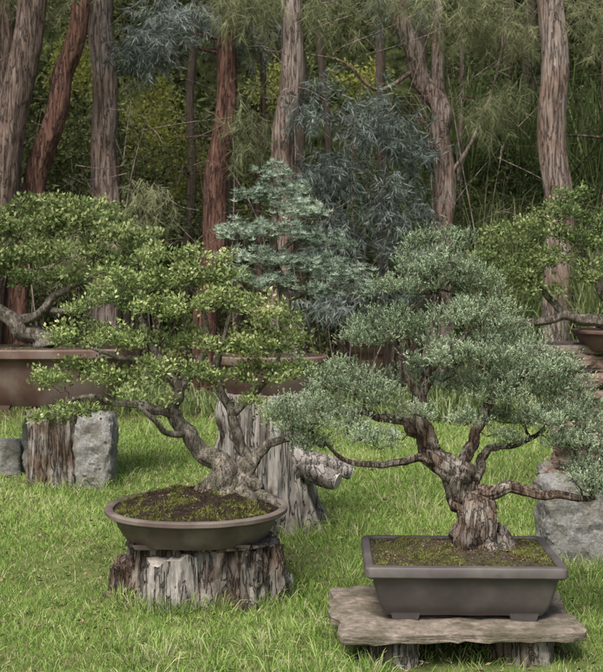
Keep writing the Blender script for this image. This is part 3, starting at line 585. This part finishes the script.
def thicket(name,boxes,m,tb=.5,w=.012):
    PP=[];LL=[];DD=[];TT=[]
    for (x0,x1,y0,y1,n,h,z0) in boxes:
        nc=max(1,n//40); cx=R.uniform(x0,x1,nc); cy=R.uniform(y0,y1,nc); i=R.integers(0,nc,n)
        PP.append(np.stack([cx[i]+R.normal(size=n)*.1,cy[i]+R.normal(size=n)*.1,z0+R.random(n)*h*.35],1)); LL.append(h*(.4+.7*R.random(n)))
        DD.append(np.stack([R.normal(size=n)*.38,R.normal(size=n)*.38,np.ones(n)],1)); TT.append(np.clip(tb+(R.normal(size=nc)*.12)[i]+R.normal(size=n)*.15,0,1))
    P=np.concatenate(PP)
    return new_obj(name,leaf_mesh(name,P,np.concatenate(DD),np.concatenate(LL),w*(.6+.7*R.random(len(P))),np.concatenate(TT),"blade",.3),[m])
thicket("tall_grass_thicket",[(2.0,4.6,12.6,14.5,6000,1.5,.3),(1.7,3.4,13.2,15,3000,2.0,.8),(3.0,4.6,12.0,13.2,2500,1.4,.6),(-3.6,-1.6,11.6,12.6,1500,.5,0),(-1.6,1.8,11.6,12.2,2200,.4,0),(1.2,4,11.2,12,3000,.5,0),(4.5,7,12,14,2000,1.5,.2),(-7,-4,12,14,2000,1.2,.1)],M_tallg,.52)
thicket("bamboo_thicket",[(1.6,3.4,15,17,1800,2.6,1.5),(2,4.5,14.5,16.5,1500,2.4,2.4)],M_tallg,.4,.018)
ells=[]
for k in range(56):
    ells.append((R.uniform(-7,7),R.uniform(13.6,17.5),R.uniform(.3,4.6),R.uniform(.4,.9),R.uniform(.3,.6),R.uniform(.3,.7),1))
mass("understory_shrubs",ells,56,24,.16,.065,.024,M_green,"leaf",.2,.55)
ells=[]
for k in range(14):
    ells.append((R.uniform(-5,5),R.uniform(12,13.2),R.uniform(.2,.8),R.uniform(.3,.7),R.uniform(.25,.4),R.uniform(.3,.5),1))
mass("low_shrubs",ells,60,26,.13,.05,.02,M_green,"leaf",-.1,.75)
mass("yellow_shrub",[(-2.2,16.5,3.9,.5,.5,.9,1),(-1.7,17,3.2,.4,.4,.6,.8),(-3.3,16,4.6,.4,.4,.4,.4),(-.4,17,4.4,.4,.4,.5,.3),(.9,17,4.6,.5,.4,.3,.3)],150,22,.2,.07,.03,M_yel,"leaf",.1,.6)
ells=[]
for k in range(150):
    ells.append((R.uniform(-10,10),R.uniform(18.5,24),R.uniform(.3,8.2),R.uniform(.9,1.7),R.uniform(.5,1.1),R.uniform(.6,1.2),1))
mass("distant_trees",ells,56,18,.33,.15,.055,M_green,"leaf",.3,.62,gap=-.2,gs=1.4)
ells=[]
for k in range(40):
    ells.append((R.uniform(-9,9),R.uniform(12.5,21),R.uniform(6.6,9.2),R.uniform(1,2),R.uniform(.9,1.6),R.uniform(.4,.8),1))
mass("unseen_shade_canopy",ells,38,14,.4,.24,.09,M_green,"leaf",.2,.5)  # leaves above the view, added to block skylight and darken the forest

# ------------------------------------------------------------------ light, sky, camera
el,az=math.radians(56),math.radians(202)
w=bpy.data.worlds.new("World"); S.world=w; w.use_nodes=True; nt=w.node_tree
bg=nt.nodes["Background"]; sky=nt.nodes.new("ShaderNodeTexSky"); sky.sky_type='NISHITA'; sky.sun_disc=False
sky.sun_elevation=el; sky.sun_rotation=az; sky.dust_density=5; sky.air_density=.9; sky.ozone_density=.4
nt.links.new(sky.outputs[0],bg.inputs[0]); bg.inputs[1].default_value=.15
sl=bpy.data.lights.new("sun","SUN"); sl.energy=4.3; sl.angle=math.radians(30); sl.color=(1,.97,.92)
so=bpy.data.objects.new("sun",sl); COL.objects.link(so)
d=Vector((math.sin(az)*math.cos(el),math.cos(az)*math.cos(el),math.sin(el))); so.rotation_euler=d.to_track_quat('Z','Y').to_euler()
so.location=(0,0,20)
cam=bpy.data.cameras.new("camera"); co=bpy.data.objects.new("camera",cam); COL.objects.link(co); S.camera=co
co.location=(0,0,1.46); co.rotation_euler=(math.radians(90),0,0)
cam.sensor_fit='HORIZONTAL'; cam.sensor_width=36; cam.lens=1100/603*36; cam.shift_y=-55/603; cam.clip_end=2000; cam.clip_start=.05
cam.dof.use_dof=True; cam.dof.focus_distance=4.9; cam.dof.aperture_fstop=9
S.view_settings.view_transform='Standard'; S.view_settings.look='None'; S.view_settings.exposure=0
